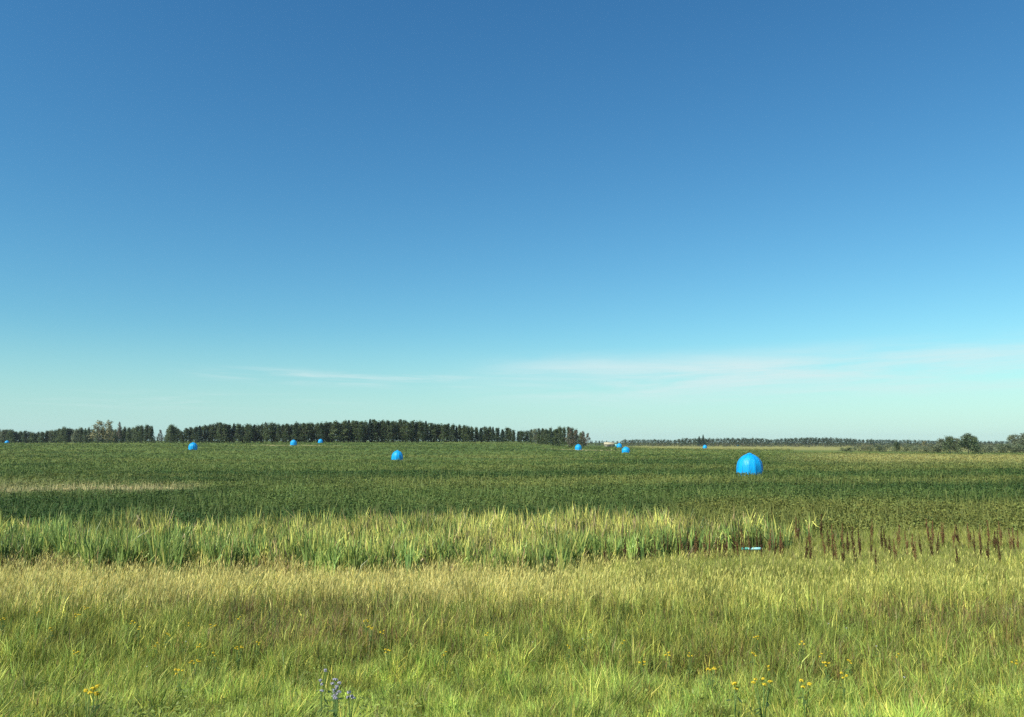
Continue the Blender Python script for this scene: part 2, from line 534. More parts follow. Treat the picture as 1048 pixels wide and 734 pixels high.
    nr = np.stack([np.cos(ang) * .5, np.sin(ang) * .5 - .3, np.ones(n * m)], 1) + rng.normal(size=(n * m, 3)) * .35
    c = np.repeat(np.array([0.23, 0.29, 0.060]) * (0.5 + 1.0 * rng.uniform(0, 1, (n, 1))), m, 0)
    parts.append(leaves(P, rng.uniform(.018, .055, n * m), nr, c, .36))
    # tall clumps of fresh grass right by the verge
    n = 70000
    cxs, cys = pts(1900, 5.2, 16)
    ci = rng.integers(0, 1900, n)
    x = cxs[ci] + rng.normal(size=n) * .05; y = cys[ci] + rng.normal(size=n) * .05
    ct = (0.7 + .6 * rng.uniform(0, 1, 1900))[ci][:, None]
    ld = np.arctan2(y - cys[ci], x - cxs[ci]) + rng.normal(size=n) * .3
    c = np.array([0.32, 0.42, 0.078]) * ct * (0.8 + .4 * rng.uniform(0, 1, (n, 1)))
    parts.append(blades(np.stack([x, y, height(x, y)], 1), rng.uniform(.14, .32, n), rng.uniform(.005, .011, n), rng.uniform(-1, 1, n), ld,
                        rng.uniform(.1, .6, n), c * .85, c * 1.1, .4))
    V, L, S, C = merge(parts)
    o = link('verge_grass', mesh_np('verge_grass', V, L, S, M_grass, C))
    tag(o, 'uncut green and straw coloured grass filling the roadside foreground', 'grass', kind='stuff')
    # rank yellow-green grass of the ditch on the right, where the docks stand
    parts = []
    n = 120000
    d = 1 / rng.uniform(1 / 34.0, 1 / 22.0, n)
    a = rng.uniform(0.06, 0.80, n) ** 1.0
    keep = rng.uniform(0, 1, n) < np.clip((a - 0.06) / 0.10 + (fbm(a * 30, d / 2, 141) - .5), 0, 1)
    keep &= d < 30.5 + 4 * (fbm(a * 14, d * 0, 151) - .3)
    a, d = a[keep], d[keep]; n = len(a); x = a * (d + 1.5); y = d
    t = fbm(x / 2.2, y / 1.6, 161)[:, None]
    c = (np.array([0.26, 0.32, 0.065]) * (1 - t) + np.array([0.44, 0.45, 0.105]) * t) * (0.75 + .5 * rng.uniform(0, 1, (n, 1)))
    m = rng.uniform(0, 1, n) < 0.15
    c[m] = np.array([0.42, 0.36, 0.15]) * (0.8 + .4 * rng.uniform(0, 1, (m.sum(), 1)))
    H = rng.uniform(.25, .56, n) * (.6 + .8 * fbm(x / .8, y / .8, 165))
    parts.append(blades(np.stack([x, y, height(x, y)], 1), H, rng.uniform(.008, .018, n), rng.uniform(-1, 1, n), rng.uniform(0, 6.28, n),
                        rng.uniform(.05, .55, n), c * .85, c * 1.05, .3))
    V, L, S, C = merge(parts)
    o = link('ditch_grass', mesh_np('ditch_grass', V, L, S, M_grass, C))
    tag(o, 'rank yellow green grass in the ditch around the brown docks', 'grass', kind='stuff')


build_verge()


# ------------------------------------------------------------------ cattail bed
def build_reeds():
    parts = []
    n = 13000
    d = rng.uniform(22.0, 31.5, n); px = rng.uniform(-420, 880, n)
    front = np.interp(px, [-330, 0, 60, 200, 330, 480, 600, 700, 830], [24.5, 24.2, 23.6, 23.6, 22.6, 22.6, 24.0, 25.6, 28.0])
    back = np.interp(px, [-330, 0, 300, 430, 560, 700, 830], [29.0, 29.2, 30.0, 31.4, 31.2, 30.6, 30.0])
    fr = front + 3.4 * (fbm(px / 26.0, d * 0, 171) - .5)
    dens = np.clip((880 - px) / 200, 0, 1) ** 1.5 * np.clip(fbm(px / 22.0, d / 1.2, 181) * 2.4 - .35, 0.15, 1)
    kp = (d > fr) & (d < back) & (rng.uniform(0, 1, n) < dens)
    d, px = d[kp], px[kp]; n = len(d)
    x = (px - 524) / FPX * d; y = d; z = height(x, y)
    m = 8
    xx, yy, zz = np.repeat(x, m), np.repeat(y, m), np.repeat(z, m); pp = np.repeat(px, m); dd = np.repeat(d, m)
    N = n * m
    P = np.stack([xx + rng.normal(size=N) * .05, yy + rng.normal(size=N) * .05, zz], 1)
    plant_h = (0.76 + 0.68 * fbm(x / 1.1, y / 1.1, 191)) * rng.uniform(.75, 1.12, n)
    H = np.repeat(plant_h, m) * rng.uniform(.6, 1.12, N)
    inside = np.clip((d - np.interp(px, [-330, 0, 60, 200, 330, 480, 600, 700, 830], [24.5, 24.2, 23.6, 23.6, 22.6, 22.6, 24.0, 25.6, 28.0])) / 4.5, 0, 1)
    dry = np.clip(fbm(x / 1.8, y / 1.2, 201) * 1.6 - .85 + .75 * inside + np.clip((px - 250) / 500, -.22, .20), 0, 1)
    dryr = np.repeat(dry, m)
    u = rng.uniform(0, 1, N)
    blue = np.array([0.085, 0.185, 0.080]); gr = np.array([0.180, 0.270, 0.060]); yl = np.array([0.64, 0.60, 0.14]); tan = np.array([0.42, 0.32, 0.15])
    t = np.repeat(rng.uniform(0, 1, n), m)[:, None]
    cb = blue * (1 - t) + gr * t
    ct = gr * 1.25 * (1 - t) + np.array([0.30, 0.36, 0.08]) * t
    my = u < 0.10 + 0.75 * dryr
    ct[my] = yl * (0.75 + .5 * rng.uniform(0, 1, (my.sum(), 1)))
    mt = u < 0.03 + 0.15 * dryr
    ct[mt] = tan * (0.75 + .5 * rng.uniform(0, 1, (mt.sum(), 1))); cb[mt] = tan * .7
    shade = np.repeat(rng.uniform(.65, 1.35, (n, 1)) * (.28 + 1.4 * fbm(x / .6, y / .9, 221))[:, None], m, 0); ct = ct * shade
    cb = cb * shade * (0.8 + .4 * rng.uniform(0, 1, (N, 1)))
    ld = rng.uniform(0, 6.28, N)
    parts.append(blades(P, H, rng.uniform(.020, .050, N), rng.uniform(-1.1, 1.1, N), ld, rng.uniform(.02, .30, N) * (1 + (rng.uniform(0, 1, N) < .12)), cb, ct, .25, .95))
    # bent leaf ends
    kb = rng.uniform(0, 1, N) < .10
    Pb = P[kb] + np.stack([np.cos(ld[kb]) * .12, np.sin(ld[kb]) * .12, H[kb] * .72], 1)
    nb = kb.sum()
    parts.append(blades(Pb, -rng.uniform(.05, .3, nb), rng.uniform(.022, .042, nb), rng.uniform(-1, 1, nb), ld[kb], -rng.uniform(1.0, 2.2, nb), ct[kb], ct[kb]))
    # brown dead thatch at the foot
    n = 5000
    px = rng.uniform(-330, 720, n); d = np.interp(px, [-330, 0, 60, 200, 330, 480, 600, 720], [24.8, 24.6, 24.0, 23.9, 23.2, 23.2, 24.4, 26.2]) + rng.normal(size=n) * .8
    kp = rng.uniform(0, 1, n) < np.clip(fbm(px / 60.0, d * 0, 211) * 3 - .9, .12, 1)
    px, d = px[kp], d[kp]; n = len(d); x = (px - 524) / FPX * d
    c = np.array([0.25, 0.17, 0.085]) * (0.6 + .8 * rng.uniform(0, 1, (n, 1)))
    parts.append(blades(np.stack([x, d, height(x, d)], 1), rng.uniform(.3, .8, n), rng.uniform(.008, .016, n), rng.uniform(-1, 1, n), rng.uniform(0, 6.28, n),
                        rng.uniform(.1, .9, n), c, c * 1.2, .4))
    V, L, S, C = merge(parts)
    o = link('cattail_bed', mesh_np('cattail_bed', V, L, S, M_reed, C))
    tag(o, 'bed of green and yellowing cattail leaves along the ditch', 'cattails', kind='stuff')


build_reeds()


# ------------------------------------------------------------------ bee domes
def make_dome():
    root = empty('field_shelter', (0, 0, 0))
    R, Ht = 1.32, 2.36
    NG, SUB = 12, 4
    prof = [(1.0, 0.0), (1.005, .10), (1.01, .25), (1.0, .38), (.975, .50), (.92, .62), (.80, .74), (.63, .85), (.43, .93), (.22, .98), (.10, 1.0)]
    V, L, S = [], [], []
    nseg = NG * SUB
    for r, h in prof:
        for k in range(nseg):
            ph = (k % SUB) / SUB
            sag = 1 - 0.045 * math.sin(math.pi * ph) * (0.4 + .6 * min(1, r))
            fl = 1 + (0.02 * math.sin(k * 1.7) if h == 0 else 0)
            t = 2 * math.pi * k / nseg
            V.append((R * r * sag * fl * math.cos(t), R * r * sag * fl * math.sin(t), Ht * h + (0.03 * math.sin(k * 2.3) if h == 0 else 0)))
    for i in range(len(prof) - 1):
        for k in range(nseg):
            k2 = (k + 1) % nseg
            L += [i * nseg + k, i * nseg + k2, (i + 1) * nseg + k2, (i + 1) * nseg + k]; S.append(4)
    L += [(len(prof) - 1) * nseg + k for k in range(nseg)]; S.append(nseg)
    me = mesh_np('dome_canopy', np.array(V), np.array(L), np.array(S), M_tarp, None, smooth=True)
    link('canopy', me, root)
    # seams: a rope-thin rib along each gore
    for g in range(NG):
        t = 2 * math.pi * g / NG
        pts = [(R * r * 1.004 * math.cos(t), R * r * 1.004 * math.sin(t), Ht * h + .004) for r, h in prof]
        v, l, s, c = tube(pts, [.016] * len(pts), 5)
        link('seam', mesh_np('dome_seam', v, l, s, M_seam, None, smooth=True), root)
    v, l, s, c = tube([(0, 0, Ht - .03), (0, 0, Ht + .02), (0, 0, Ht + .05), (0, 0, Ht + .09), (0, 0, Ht + .11)], [.30, .28, .20, .12, .03], 14)
    link('cap', mesh_np('dome_cap', v, l, s, M_tarp, None, smooth=True), root)
    pts = [(R * 1.012 * math.cos(t), R * 1.012 * math.sin(t), .10 + .015 * math.sin(5 * t)) for t in np.linspace(0, 2 * math.pi, 49)]
    v, l, s, c = tube(pts, [.02] * len(pts), 5)
    link('hem_rope', mesh_np('dome_hem', v, l, s, M_seam, None, smooth=True), root)
    return root


domes = [  # px, distance, rotation, scale, label
    (766.5, 84, .2, 1.0, 'largest bright blue domed tarp shelter, nearest one, right of centre'),
    (406.5, 172, .5, 1.0, 'blue domed tarp shelter alone in mid field, left of centre'),
    (197.3, 243, .9, 1.0, 'blue domed tarp shelter before the wood at far left'),
    (300.3, 322, .3, 1.0, 'blue domed shelter on pale strip before wood, left of a pair'),
    (328.0, 398, .7, .98, 'small blue domed shelter at wood edge, right of a pair'),
    (592.0, 300, .1, 1.0, 'blue domed shelter below bare twigs at the wood end'),
    (634.0, 372, .4, 1.0, 'rear blue domed shelter of the touching pair near the shed'),
    (640.6, 262, .6, 1.0, 'front blue domed shelter of the touching pair near the shed'),
    (721.5, 500, .8, 1.0, 'tiny blue domed shelter beneath twin dark spruces far off'),
    (755.0, 930, .2, 1.0, 'palest speck of blue shelter against the far right wood'),
    (6.8, 438, .5, .9, 'blue shelter tip showing over the crop at left edge'),
]
proto = None
for i, (px, d, rz, sc, lab) in enumerate(domes):
    o = make_dome() if i == 0 else copy_tree(proto)
    if i == 0: proto = o
    x, y = along(px, d, 460)
    o.location = (x, y, hz(x, y) - .02)
    o.rotation_euler = (random.uniform(-.04, .04), random.uniform(-.05, .05), rz)
    sc *= random.uniform(.90, .96)
    o.scale = (sc * random.uniform(.97, 1.03), sc, sc * (.84 if px > 640 and px < 641 else .95 if d > 200 else 1.0))
    tag(o, lab, 'shelter', 'blue shelters dotted over the field')


# ------------------------------------------------------------------ trees
def crown_mesh(name, kind, seed, tint, n=520):
    r = np.random.default_rng(seed)
    if kind == 'spruce':           # unit height 1, layered cone
        t = r.uniform(0, 1, n) ** .8
        h = .10 + .90 * t
        rad = (1 - t) ** .85 * .20 * (0.75 + .45 * np.abs(np.sin(t * 26 + seed))) + .012
        ang = r.uniform(0, 6.28, n); q = np.sqrt(r.uniform(.15, 1, n))
        P = np.stack([rad * q * np.cos(ang), rad * q * np.sin(ang), h - .03 * q], 1)
        nr = np.stack([np.cos(ang), np.sin(ang), np.full(n, .9)], 1) + r.normal(size=(n, 3)) * .35
        size = r.uniform(.035, .075, n)
    else:
        if kind == 'narrow':
            nl, z0, z1, spread, lr, zs = 16, .14, .86, .12, (.11, .17), 1.1
        elif kind == 'round':
            nl, z0, z1, spread, lr, zs = 20, .16, .80, .26, (.14, .22), .95
        elif kind == 'shrub':
            nl, z0, z1, spread, lr, zs = 18, .14, .70, .55, (.20, .34), .85
        else:                       # thin: few leaves
            nl, z0, z1, spread, lr, zs = 20, .2, .95, .22, (.09, .15), 1.1
        cs = []
        for k in range(nl):
            tt = (k + .5) / nl
            zz = z0 + (z1 - z0) * tt
            sp = spread * (1.0 if kind in ('shrub',) else (1.25 - tt * .95))
            an = r.uniform(0, 6.28); q = math.sqrt(r.uniform(.05, 1)) * sp
            cs.append((q * math.cos(an), q * math.sin(an), zz, r.uniform(*lr) * (1.15 - .45 * tt)))
        cs = np.array(cs)
        i = r.integers(0, nl, n)
        v = r.normal(size=(n, 3)); v /= np.linalg.norm(v, axis=1, keepdims=True)
        rr = cs[i, 3] * r.uniform(.35, 1.08, n)
        v2 = v * np.array([1, 1, zs])
        P = cs[i, :3] + v2 * rr[:, None]
        P[:, 2] = np.clip(P[:, 2], .02, None)
        nr = v + r.normal(size=(n, 3)) * .40 + np.array([0, 0, .35])
        size = r.uniform(.026, .066, n) * (1.35 if kind == 'shrub' else 1.0)
    P[:, 2] *= 1.0 / np.percentile(P[:, 2], 99.2)
    c = np.array(tint) * (0.72 + .6 * r.uniform(0, 1, (n, 1))) * (1 + .25 * (r.uniform(0, 1, (n, 1)) - .5) * np.array([1, .2, -.4]))
    # lumps of older and younger leaf colour
    lump = vnoise(P[:, 0] * 9 + seed, P[:, 2] * 9 + P[:, 1] * 5, seed)[:, None]
    c = c * (.75 + .5 * lump)
    return leaves(P, size, nr, c, .75)


def trunk_parts(kind, seed):
    r = random.Random(seed)
    top = {'spruce': .97, 'narrow': .85, 'round': .62, 'shrub': .35, 'thin': .8}[kind]
    rb = {'spruce': .014, 'narrow': .012, 'round': .016, 'shrub': .012, 'thin': .012}[kind]
    ps = [tube([(0, 0, -.03), (r.uniform(-.01, .01), r.uniform(-.01, .01), top * .5), (r.uniform(-.02, .02), r.uniform(-.02, .02), top)], [rb, rb * .7, rb * .15], 6)]
    nb = {'spruce': 0, 'narrow': 7, 'round': 9, 'shrub': 9, 'thin': 26}[kind]
    for k in range(nb):
        z = top * r.uniform(.12 if kind in ('shrub', 'thin') else .35, .85)
        an = r.uniform(0, 6.28)
        ln = r.uniform(.12, .26) * (1.7 if kind == 'shrub' else 1)
        el = r.uniform(.6, 1.25)
        e = (ln * math.cos(an) * math.cos(el), ln * math.sin(an) * math.cos(el), z + ln * math.sin(el))
        mid = (e[0] * .55, e[1] * .55, z + (e[2] - z) * .42)
        ps.append(tube([(0, 0, z), mid, e], [rb * .45, rb * .3, rb * .1], 4))
    return merge(ps)


def make_tree(name, kind, seed, tint, bark, n=520):
    root = empty(name, (0, 0, 0))
    V, L, S, C = trunk_parts(kind, seed)
    link('trunk', mesh_np(name + '_trunk', V, L, S, bark, None), root)
    V, L, S, C = crown_mesh(name, kind, seed, tint, n)
    link('crown', mesh_np(name + '_crown', V, L, S, M_tree, C), root)
    return root


DG = (0.062, 0.090, 0.032); MG = (0.110, 0.150, 0.066); GG = (0.185, 0.215, 0.120); OL = (0.250, 0.235, 0.115); BR = (0.15, 0.125, 0.08)
protos = {
    'narrow': [('aspen_tree', 'narrow', s, t, M_bark) for s, t in ((1, DG), (2, DG), (3, (0.074, 0.104, 0.036)), (4, (0.054, 0.082, 0.032)), (5, (0.086, 0.116, 0.042)))],
    'spruce': [('spruce_tree', 'spruce', s, (0.030, 0.056, 0.030), M_dbark) for s in (11, 12, 13)],
    'round': [('poplar_tree', 'round', s, t, M_bark) for s, t in ((21, MG), (22, GG), (23, MG))],
    'shrub': [('willow_shrub', 'shrub', s, t, M_dbark) for s, t in ((31, GG), (32, MG), (33, (0.150, 0.185, 0.095)), (34, OL))],
    'thin': [('sparse_tree', 'thin', s, t, M_bark) for s, t in ((41, OL), (42, BR))],
}
made = {}


def plant_tree(kind, var, px, d, top_py, label, group=None, width=1.0, cat='tree', hmin=2.0, height_m=None):
    key = (kind, var)
    x, y = along(px, d, 446)
    g = hz(x, y)
    Hm = height_m or max(hmin, z_at(top_py, d) - g)
    if key in made:
        o = copy_tree(made[key])
    else:
        nm, kd, sd, tint, bark = protos[kind][var]
        o = make_tree(nm, kd, sd, tint, bark, {'thin': 700, 'shrub': 1700, 'round': 2300}.get(kd, 1400))
        made[key] = o
    o.location = (x, y, g)
    o.rotation_euler = (0, 0, random.uniform(0, 6.28))
    w = Hm * width * random.uniform(.9, 1.12)
    o.scale = (w, w, Hm)
    if 'group' in o: del o['group']
    tag(o, label, cat, group)
    return o


EDGE_PX = [-130, 0, 60, 130, 300, 450, 540, 570, 604]
EDGE_D = [500, 480, 470, 450, 425, 432, 425, 380, 342]
TOP_PX = [-130, 0, 20, 40, 52, 62, 82, 95, 120, 138, 152, 160, 168, 176, 186, 200, 230, 250, 270, 310, 340, 370, 395, 420, 450, 470, 500, 520, 532, 545, 556, 566, 578, 588, 600]
TOP_PY = [440, 439, 441, 442.5, 440, 438, 438, 438, 438, 437, 434.5, 439, 440, 435, 440, 436, 432.5, 434.5, 433.5, 433, 431.5, 430, 430, 430.5, 433, 435, 437.5, 438.5, 440, 440, 438.5, 438.5, 437, 439, 444]
# front row of the left wood, every tree its own
px = -70.0
k = 0
while px < 596:
    d = float(np.interp(px, EDGE_PX, EDGE_D)) + random.uniform(-3, 5)
    top = float(np.interp(px, TOP_PX, TOP_PY)) + random.uniform(-.9, 1.7)
    if 84 < px < 132:
        lab, grp, kd = 'bushy green tree at the foot of the tall pale twiggy tree', 'trees beside the twiggy tree', 'round'
        width = .62
    elif px < 84:
        lab, grp, kd = 'low dull green tree of the ragged wood at far left', 'trees of the low left wood', 'round' if random.random() < .65 else 'narrow'
        width = 1.15
    elif px < 190:
        lab, grp, kd = 'dark broadleaf tree in the gappy stretch left of tall wood', 'trees in the gappy stretch', 'round' if random.random() < .55 else 'narrow'
        width = 1.0
    elif px < 540:
        lab, grp, kd = 'slim dark green tree in front row of the tall wood', 'front trees of the tall wood', 'narrow' if random.random() < .83 else 'spruce'
        width = random.uniform(.9, 1.55)
    else:
        lab, grp, kd = 'olive green tree in the thinning right end of the wood', 'trees at the right end of the wood', 'round' if random.random() < .4 else 'narrow'
        width = .95
    if not (158 < px < 171):
        if kd == 'round' and 190 > px: pass
        plant_tree(kd, random.randrange(len(protos[kd])), px, d, top, lab, grp, width)
    px += random.uniform(3.4, 5.2)
    k += 1
# the distinct ones
plant_tree('thin', 0, 101, 446, 431.0, 'tall pale twiggy tree topping the low left wood', None, 1.75)
plant_tree('thin', 0, 111.5, 447, 430.8, 'second pale twiggy tree, right beside the tallest twiggy one', None, 1.2)
plant_tree('thin', 1, 121.5, 447, 432.0, 'lone thin leafless stem rising right of the twiggy trees', None, .45)
plant_tree('round', 0, 175.5, 446, 434.8, 'round headed dark tree standing apart left of the tall wood', None, .9)
plant_tree('thin', 1, 163.5, 452, 440, 'thin see-through tree in the gap of the left wood', None, .9)
for q, (pxx, tp, lab) in enumerate([(583, 438, 'brownish twiggy tree, leftmost of four ending the wood'), (590, 440.5, 'brown twiggy tree right behind the blue shelter at wood end'),
                                    (596.5, 441.5, 'bare grey stemmed tree at the right tip of wood'), (602, 443.5, 'last small bare tree past the right tip of wood')]):
    plant_tree('thin', 1, pxx, 336 + 3 * q, tp, lab, None, .95)


def mass(name, spots, label, cat, tints, kind='narrow', n=130):
    """far trees that read as one mass"""
    ps = []
    for i, (x, y, Hm, w) in enumerate(spots):
        v, l, s, c = crown_mesh('m', kind if i % 3 else 'round', 300 + i % 23, tints[i % len(tints)], n)
        an = random.uniform(0, 6.28); ca, sa = math.cos(an), math.sin(an)
        # keep faces large enough to close the mass
        v = v.reshape(-1, 4, 3); cen = v.mean(1, keepdims=True); v = (cen + (v - cen) * 1.9).reshape(-1, 3)
        vv = np.stack([(v[:, 0] * ca - v[:, 1] * sa) * Hm * w + x, (v[:, 0] * sa + v[:, 1] * ca) * Hm * w + y, v[:, 2] * Hm + hz(x, y) - .05 * Hm], 1)
        ps.append((vv, l, s, c))
        tv, tl, ts_, tc = tube([(x, y, hz(x, y) - .3), (x, y, hz(x, y) + Hm * .8)], [Hm * .012, Hm * .004], 4)
        ps.append((tv, tl, ts_, np.tile(np.array([.16, .145, .12]), (len(tv), 1))))
    V, L, S, C = merge(ps)
    o = link(name, mesh_np(name, V, L, S, M_tree, C))
    tag(o, label, cat, kind='stuff')
    return o


sp = []
for row in range(3):
    px = -80.0
    while px < 575:
        if True:
            d = float(np.interp(px, EDGE_PX, EDGE_D)) + 8 + row * 9 + random.uniform(-3, 3)
            x, y = along(px, d, 446)
            top = float(np.interp(px, TOP_PX, TOP_PY)) + random.uniform(0.1, 2.2)
            if 157 < px < 171: top = random.uniform(444, 448)
            sp.append((x, y, max(3, z_at(top, d) - hz(x, y)), random.uniform(.9, 1.2)))
        px += random.uniform(4.5, 6.5)
mass('woodland_interior', sp, 'dense dark inner trees filling the wood behind its front row', 'wood', [DG, (0.042, 0.070, 0.032), (0.056, 0.090, 0.036)])

# far wood across the right half of the horizon
FT_PX = [596, 615, 632, 640, 660, 690, 700, 740, 770, 790, 830, 850, 880, 920, 960, 1000, 1048, 1150]
FT_PY = [450.5, 451, 451, 449.5, 449.5, 449.5, 448.2, 448, 447.8, 449, 447.2, 447.4, 449, 449.6, 450.5, 451, 451.3, 451]
sp = []
for row, (dd, step) in enumerate(((900, 3.4), (925, 3.6), (960, 4.0))):
    px = 606.0 if row else 640
    while px < 1190:
        x, y = along(px, dd + random.uniform(-8, 8), 450)
        top = float(np.interp(px, FT_PX, FT_PY)) + random.uniform(-.35, .9)
        sp.append((x, y, max(3.0, z_at(top, dd) - hz(x, y)), random.uniform(1.2, 1.7)))
        px += random.uniform(.7, 1.3) * step
mass('distant_wood', sp, 'low distant wood closing the horizon on the right', 'wood', [(0.062, 0.094, 0.048), (0.052, 0.080, 0.042), (0.080, 0.102, 0.056)], 'round', 130)
# reddish brown scrub below the far wood
sp = []
for _ in range(330):
    px = random.uniform(600, 1080); dd = random.uniform(700, 880)
    x, y = along(px, dd, 455)
    sp.append((x, y, random.uniform(1.8, 4.2) * (.6 if px < 640 else 1), random.uniform(1.2, 2.0)))
mass('distant_scrub', sp, 'brownish scrub in front of the distant wood', 'scrub', [(0.13, 0.120, 0.075), (0.11, 0.118, 0.066), (0.09, 0.112, 0.058)], 'shrub', 70)

for pxx, tp, w, lab in ((715.5, 446.6, 1.15, 'shorter left spruce of the dark pair above the far wood'), (719.6, 445.0, 1.0, 'taller right spruce of the dark pair above the far wood')):
    plant_tree('spruce', 0, pxx, 868, tp, lab, None, w)

# right-hand shrubs and trees, each its own
right = [  # kind, var, px, d, top_py, width, label
    ('shrub', 1, 866, 318, 458.3, 1.25, 'low dark rounded shrub at the left end of the right thicket'),
    ('shrub', 0, 878, 345, 456.5, 1.0, 'grey green shrub just right of the low rounded one'),
    ('shrub', 3, 887, 350, 455.5, .9, 'brownish shrub between grey green ones in the thicket'),
    ('shrub', 2, 896, 340, 455.6, .95, 'dull green shrub left of the upright dark small tree'),
    ('shrub', 0, 906, 345, 455.5, .9, 'pale grey green shrub touching the upright dark small tree'),
    ('round', 0, 917, 330, 452.8, .85, 'upright dark small tree in the middle of the thicket'),
    ('shrub', 2, 930, 335, 455.0, .9, 'rounded shrub right of the upright dark small tree'),
    ('shrub', 0, 941, 322, 456.5, 1.1, 'wide low silvery shrub before the pale willow'),
    ('thin', 0, 946, 350, 452.0, .9, 'hazy pale willow with thin leaves behind low silvery shrub'),
    ('shrub', 0, 955, 325, 455.5, 1.1, 'silvery shrub left of the bushy poplar pair'),
    ('round', 1, 962, 325, 449.4, .75, 'slim grey green poplar left of the bushy poplar pair'),
    ('round', 0, 971.5, 312, 446.9, .85, 'left tree of the bushy poplar pair'),
    ('round', 1, 979, 318, 449.0, .8, 'shorter poplar tucked between the bushy poplar pair'),
    ('round', 2, 990, 308, 444.3, .9, 'tallest poplar, right tree of the bushy pair'),
    ('round', 0, 997, 312, 447.0, .7, 'dark poplar leaning on the tallest one of the thicket'),
    ('shrub', 0, 1007, 318, 456.0, 1.1, 'rounded grey shrub at the foot of the tallest poplar'),
    ('shrub', 2, 1018, 330, 455.2, 1.1, 'grey green shrub midway between tallest poplar and edge tree'),
    ('shrub', 0, 1029, 335, 455.0, 1.1, 'broad grey shrub left below the edge tree'),
    ('round', 1, 1037, 345, 445.4, .95, 'grey green poplar near the right edge of the photo'),
    ('round', 1, 1047, 340, 444.0, .95, 'tall poplar cut by the right edge of the photo'),
    ('shrub', 2, 1043, 325, 455.5, 1.1, 'dark shrub under the tall poplar at right edge'),
    ('shrub', 0, 1060, 325, 455.5, 1.1, 'shrub beyond the right edge of the thicket'),
    ('shrub', 2, 1078, 325, 455.0, 1.1, 'second shrub beyond the right edge of the thicket'),
]
for kd, var, pxx, d, tp, w, lab in right:
    plant_tree(kd, var, pxx, d, tp - (.5 if kd == 'shrub' else .3), lab, 'thicket on the right', w * (2.1 if kd == 'shrub' else 1.7), 'shrub' if kd == 'shrub' else 'tree', 1.2)


# ------------------------------------------------------------------ farm shed, far off
def build_shed():
    x, y = along(623.5, 640, 454)
    g = hz(x, y)
    root = empty('farm_shed', (x, y, g), -.15)
    tag(root, 'low farm shed with pale roof half hidden between wood and scrub', 'shed')
    W, Dp, H1, H2 = 3.6, 3.0, 1.9, 3.3
    wall = plain_mat('pale_shed_boards', (0.30, 0.29, 0.22), .8, .2, .12, 1.0)
    roofm = plain_mat('straw_coloured_roof', (0.42, 0.38, 0.24), .6, .3, .12, 1.0)
    lean = plain_mat('turquoise_sheet_metal', (0.20, 0.46, 0.46), .5, .4, .1, 1.0)
    dark = plain_mat('dark_door', (0.08, 0.08, 0.075), .7, .2, .1, 1.0)

    def prism(name, prof, y0, y1, m, parent, along_x=True):
        n = len(prof)
        V = [(a, y0, b) for a, b in prof] + [(a, y1, b) for a, b in prof] if not along_x else [(y0, a, b) for a, b in prof] + [(y1, a, b) for a, b in prof]
        L, S = [], []
        for k in range(n):
            k2 = (k + 1) % n
            L += [k, k2, n + k2, n + k]; S.append(4)
        L += list(range(n))[::-1]; S.append(n)
        L += [n + k for k in range(n)]; S.append(n)
        return link(name, mesh_np(name, np.array(V, float), np.array(L), np.array(S), m), parent)
    prism('wall', [(-Dp, -.5), (Dp, -.5), (Dp, H1), (0, H2 - .1), (-Dp, H1)], -W, W, wall, root)
    prism('roof', [(-Dp - .5, H1 - .25), (-Dp - .5, H1 - .07), (0, H2 + .12), (Dp + .5, H1 - .07), (Dp + .5, H1 - .25), (0, H2 - .08)], -W - .4, W + .4, roofm, root)
    prism('lean_to', [(-Dp + .6, -.5), (Dp - .6, -.5), (Dp - .6, 1.6), (-Dp + .6, 1.9)], W + .02, W + 3.0, lean, root)
    prism('door', [(-Dp - .06, -.3), (-Dp - .003, -.3), (-Dp - .003, 1.7), (-Dp - .06, 1.7)], -1.4, 1.2, dark, root)


build_shed()


# ------------------------------------------------------------------ docks
def dock_mesh(seed, hgt):
    """seed head: many small papery discs in a ragged spike along the stalk (unit metres)"""
    r = np.random.default_rng(seed)
    n = 340
    t = r.uniform(0, 1, n)
    h = hgt * (.26 + .74 * t)
    lob = .5 + .5 * np.abs(np.sin(t * 17 + seed))
    rad = (.046 * (1 - t) ** .45 + .008) * lob
    ang = r.uniform(0, 6.28, n); q = np.sqrt(r.uniform(0, 1, n))
    P = np.stack([rad * q * np.cos(ang), rad * q * np.sin(ang), h], 1)
    for b in range(4):             # side branches rise close to the stalk
        an = r.uniform(0, 6.28); z0 = hgt * r.uniform(.42, .6); m = 50
        tt = r.uniform(0, 1, m)
        o = .025 + .05 * tt
        B = np.stack([o * math.cos(an), o * math.sin(an), z0 + tt * hgt * .22], 1) + r.normal(size=(m, 3)) * .011
        P = np.concatenate([P, B])
    n = len(P)
    return leaves(P, r.uniform(.014, .034, n), r.normal(size=(n, 3)), np.ones((n, 3)), .85)


def make_dock(seed, mat):
    root = empty('dock_plant', (0, 0, 0))
    V, L, S, C = tube([(0, 0, -.05), (.004, .003, .45), (.0, .006, .97)], [.008, .006, .002], 5)
    link('stalk', mesh_np('dock_stalk', V, L, S, M_stem), root)
    V, L, S, C = dock_mesh(seed, 1.0)
    link('seed_head', mesh_np('dock_seed_head', V, L, S, mat), root)
    return root


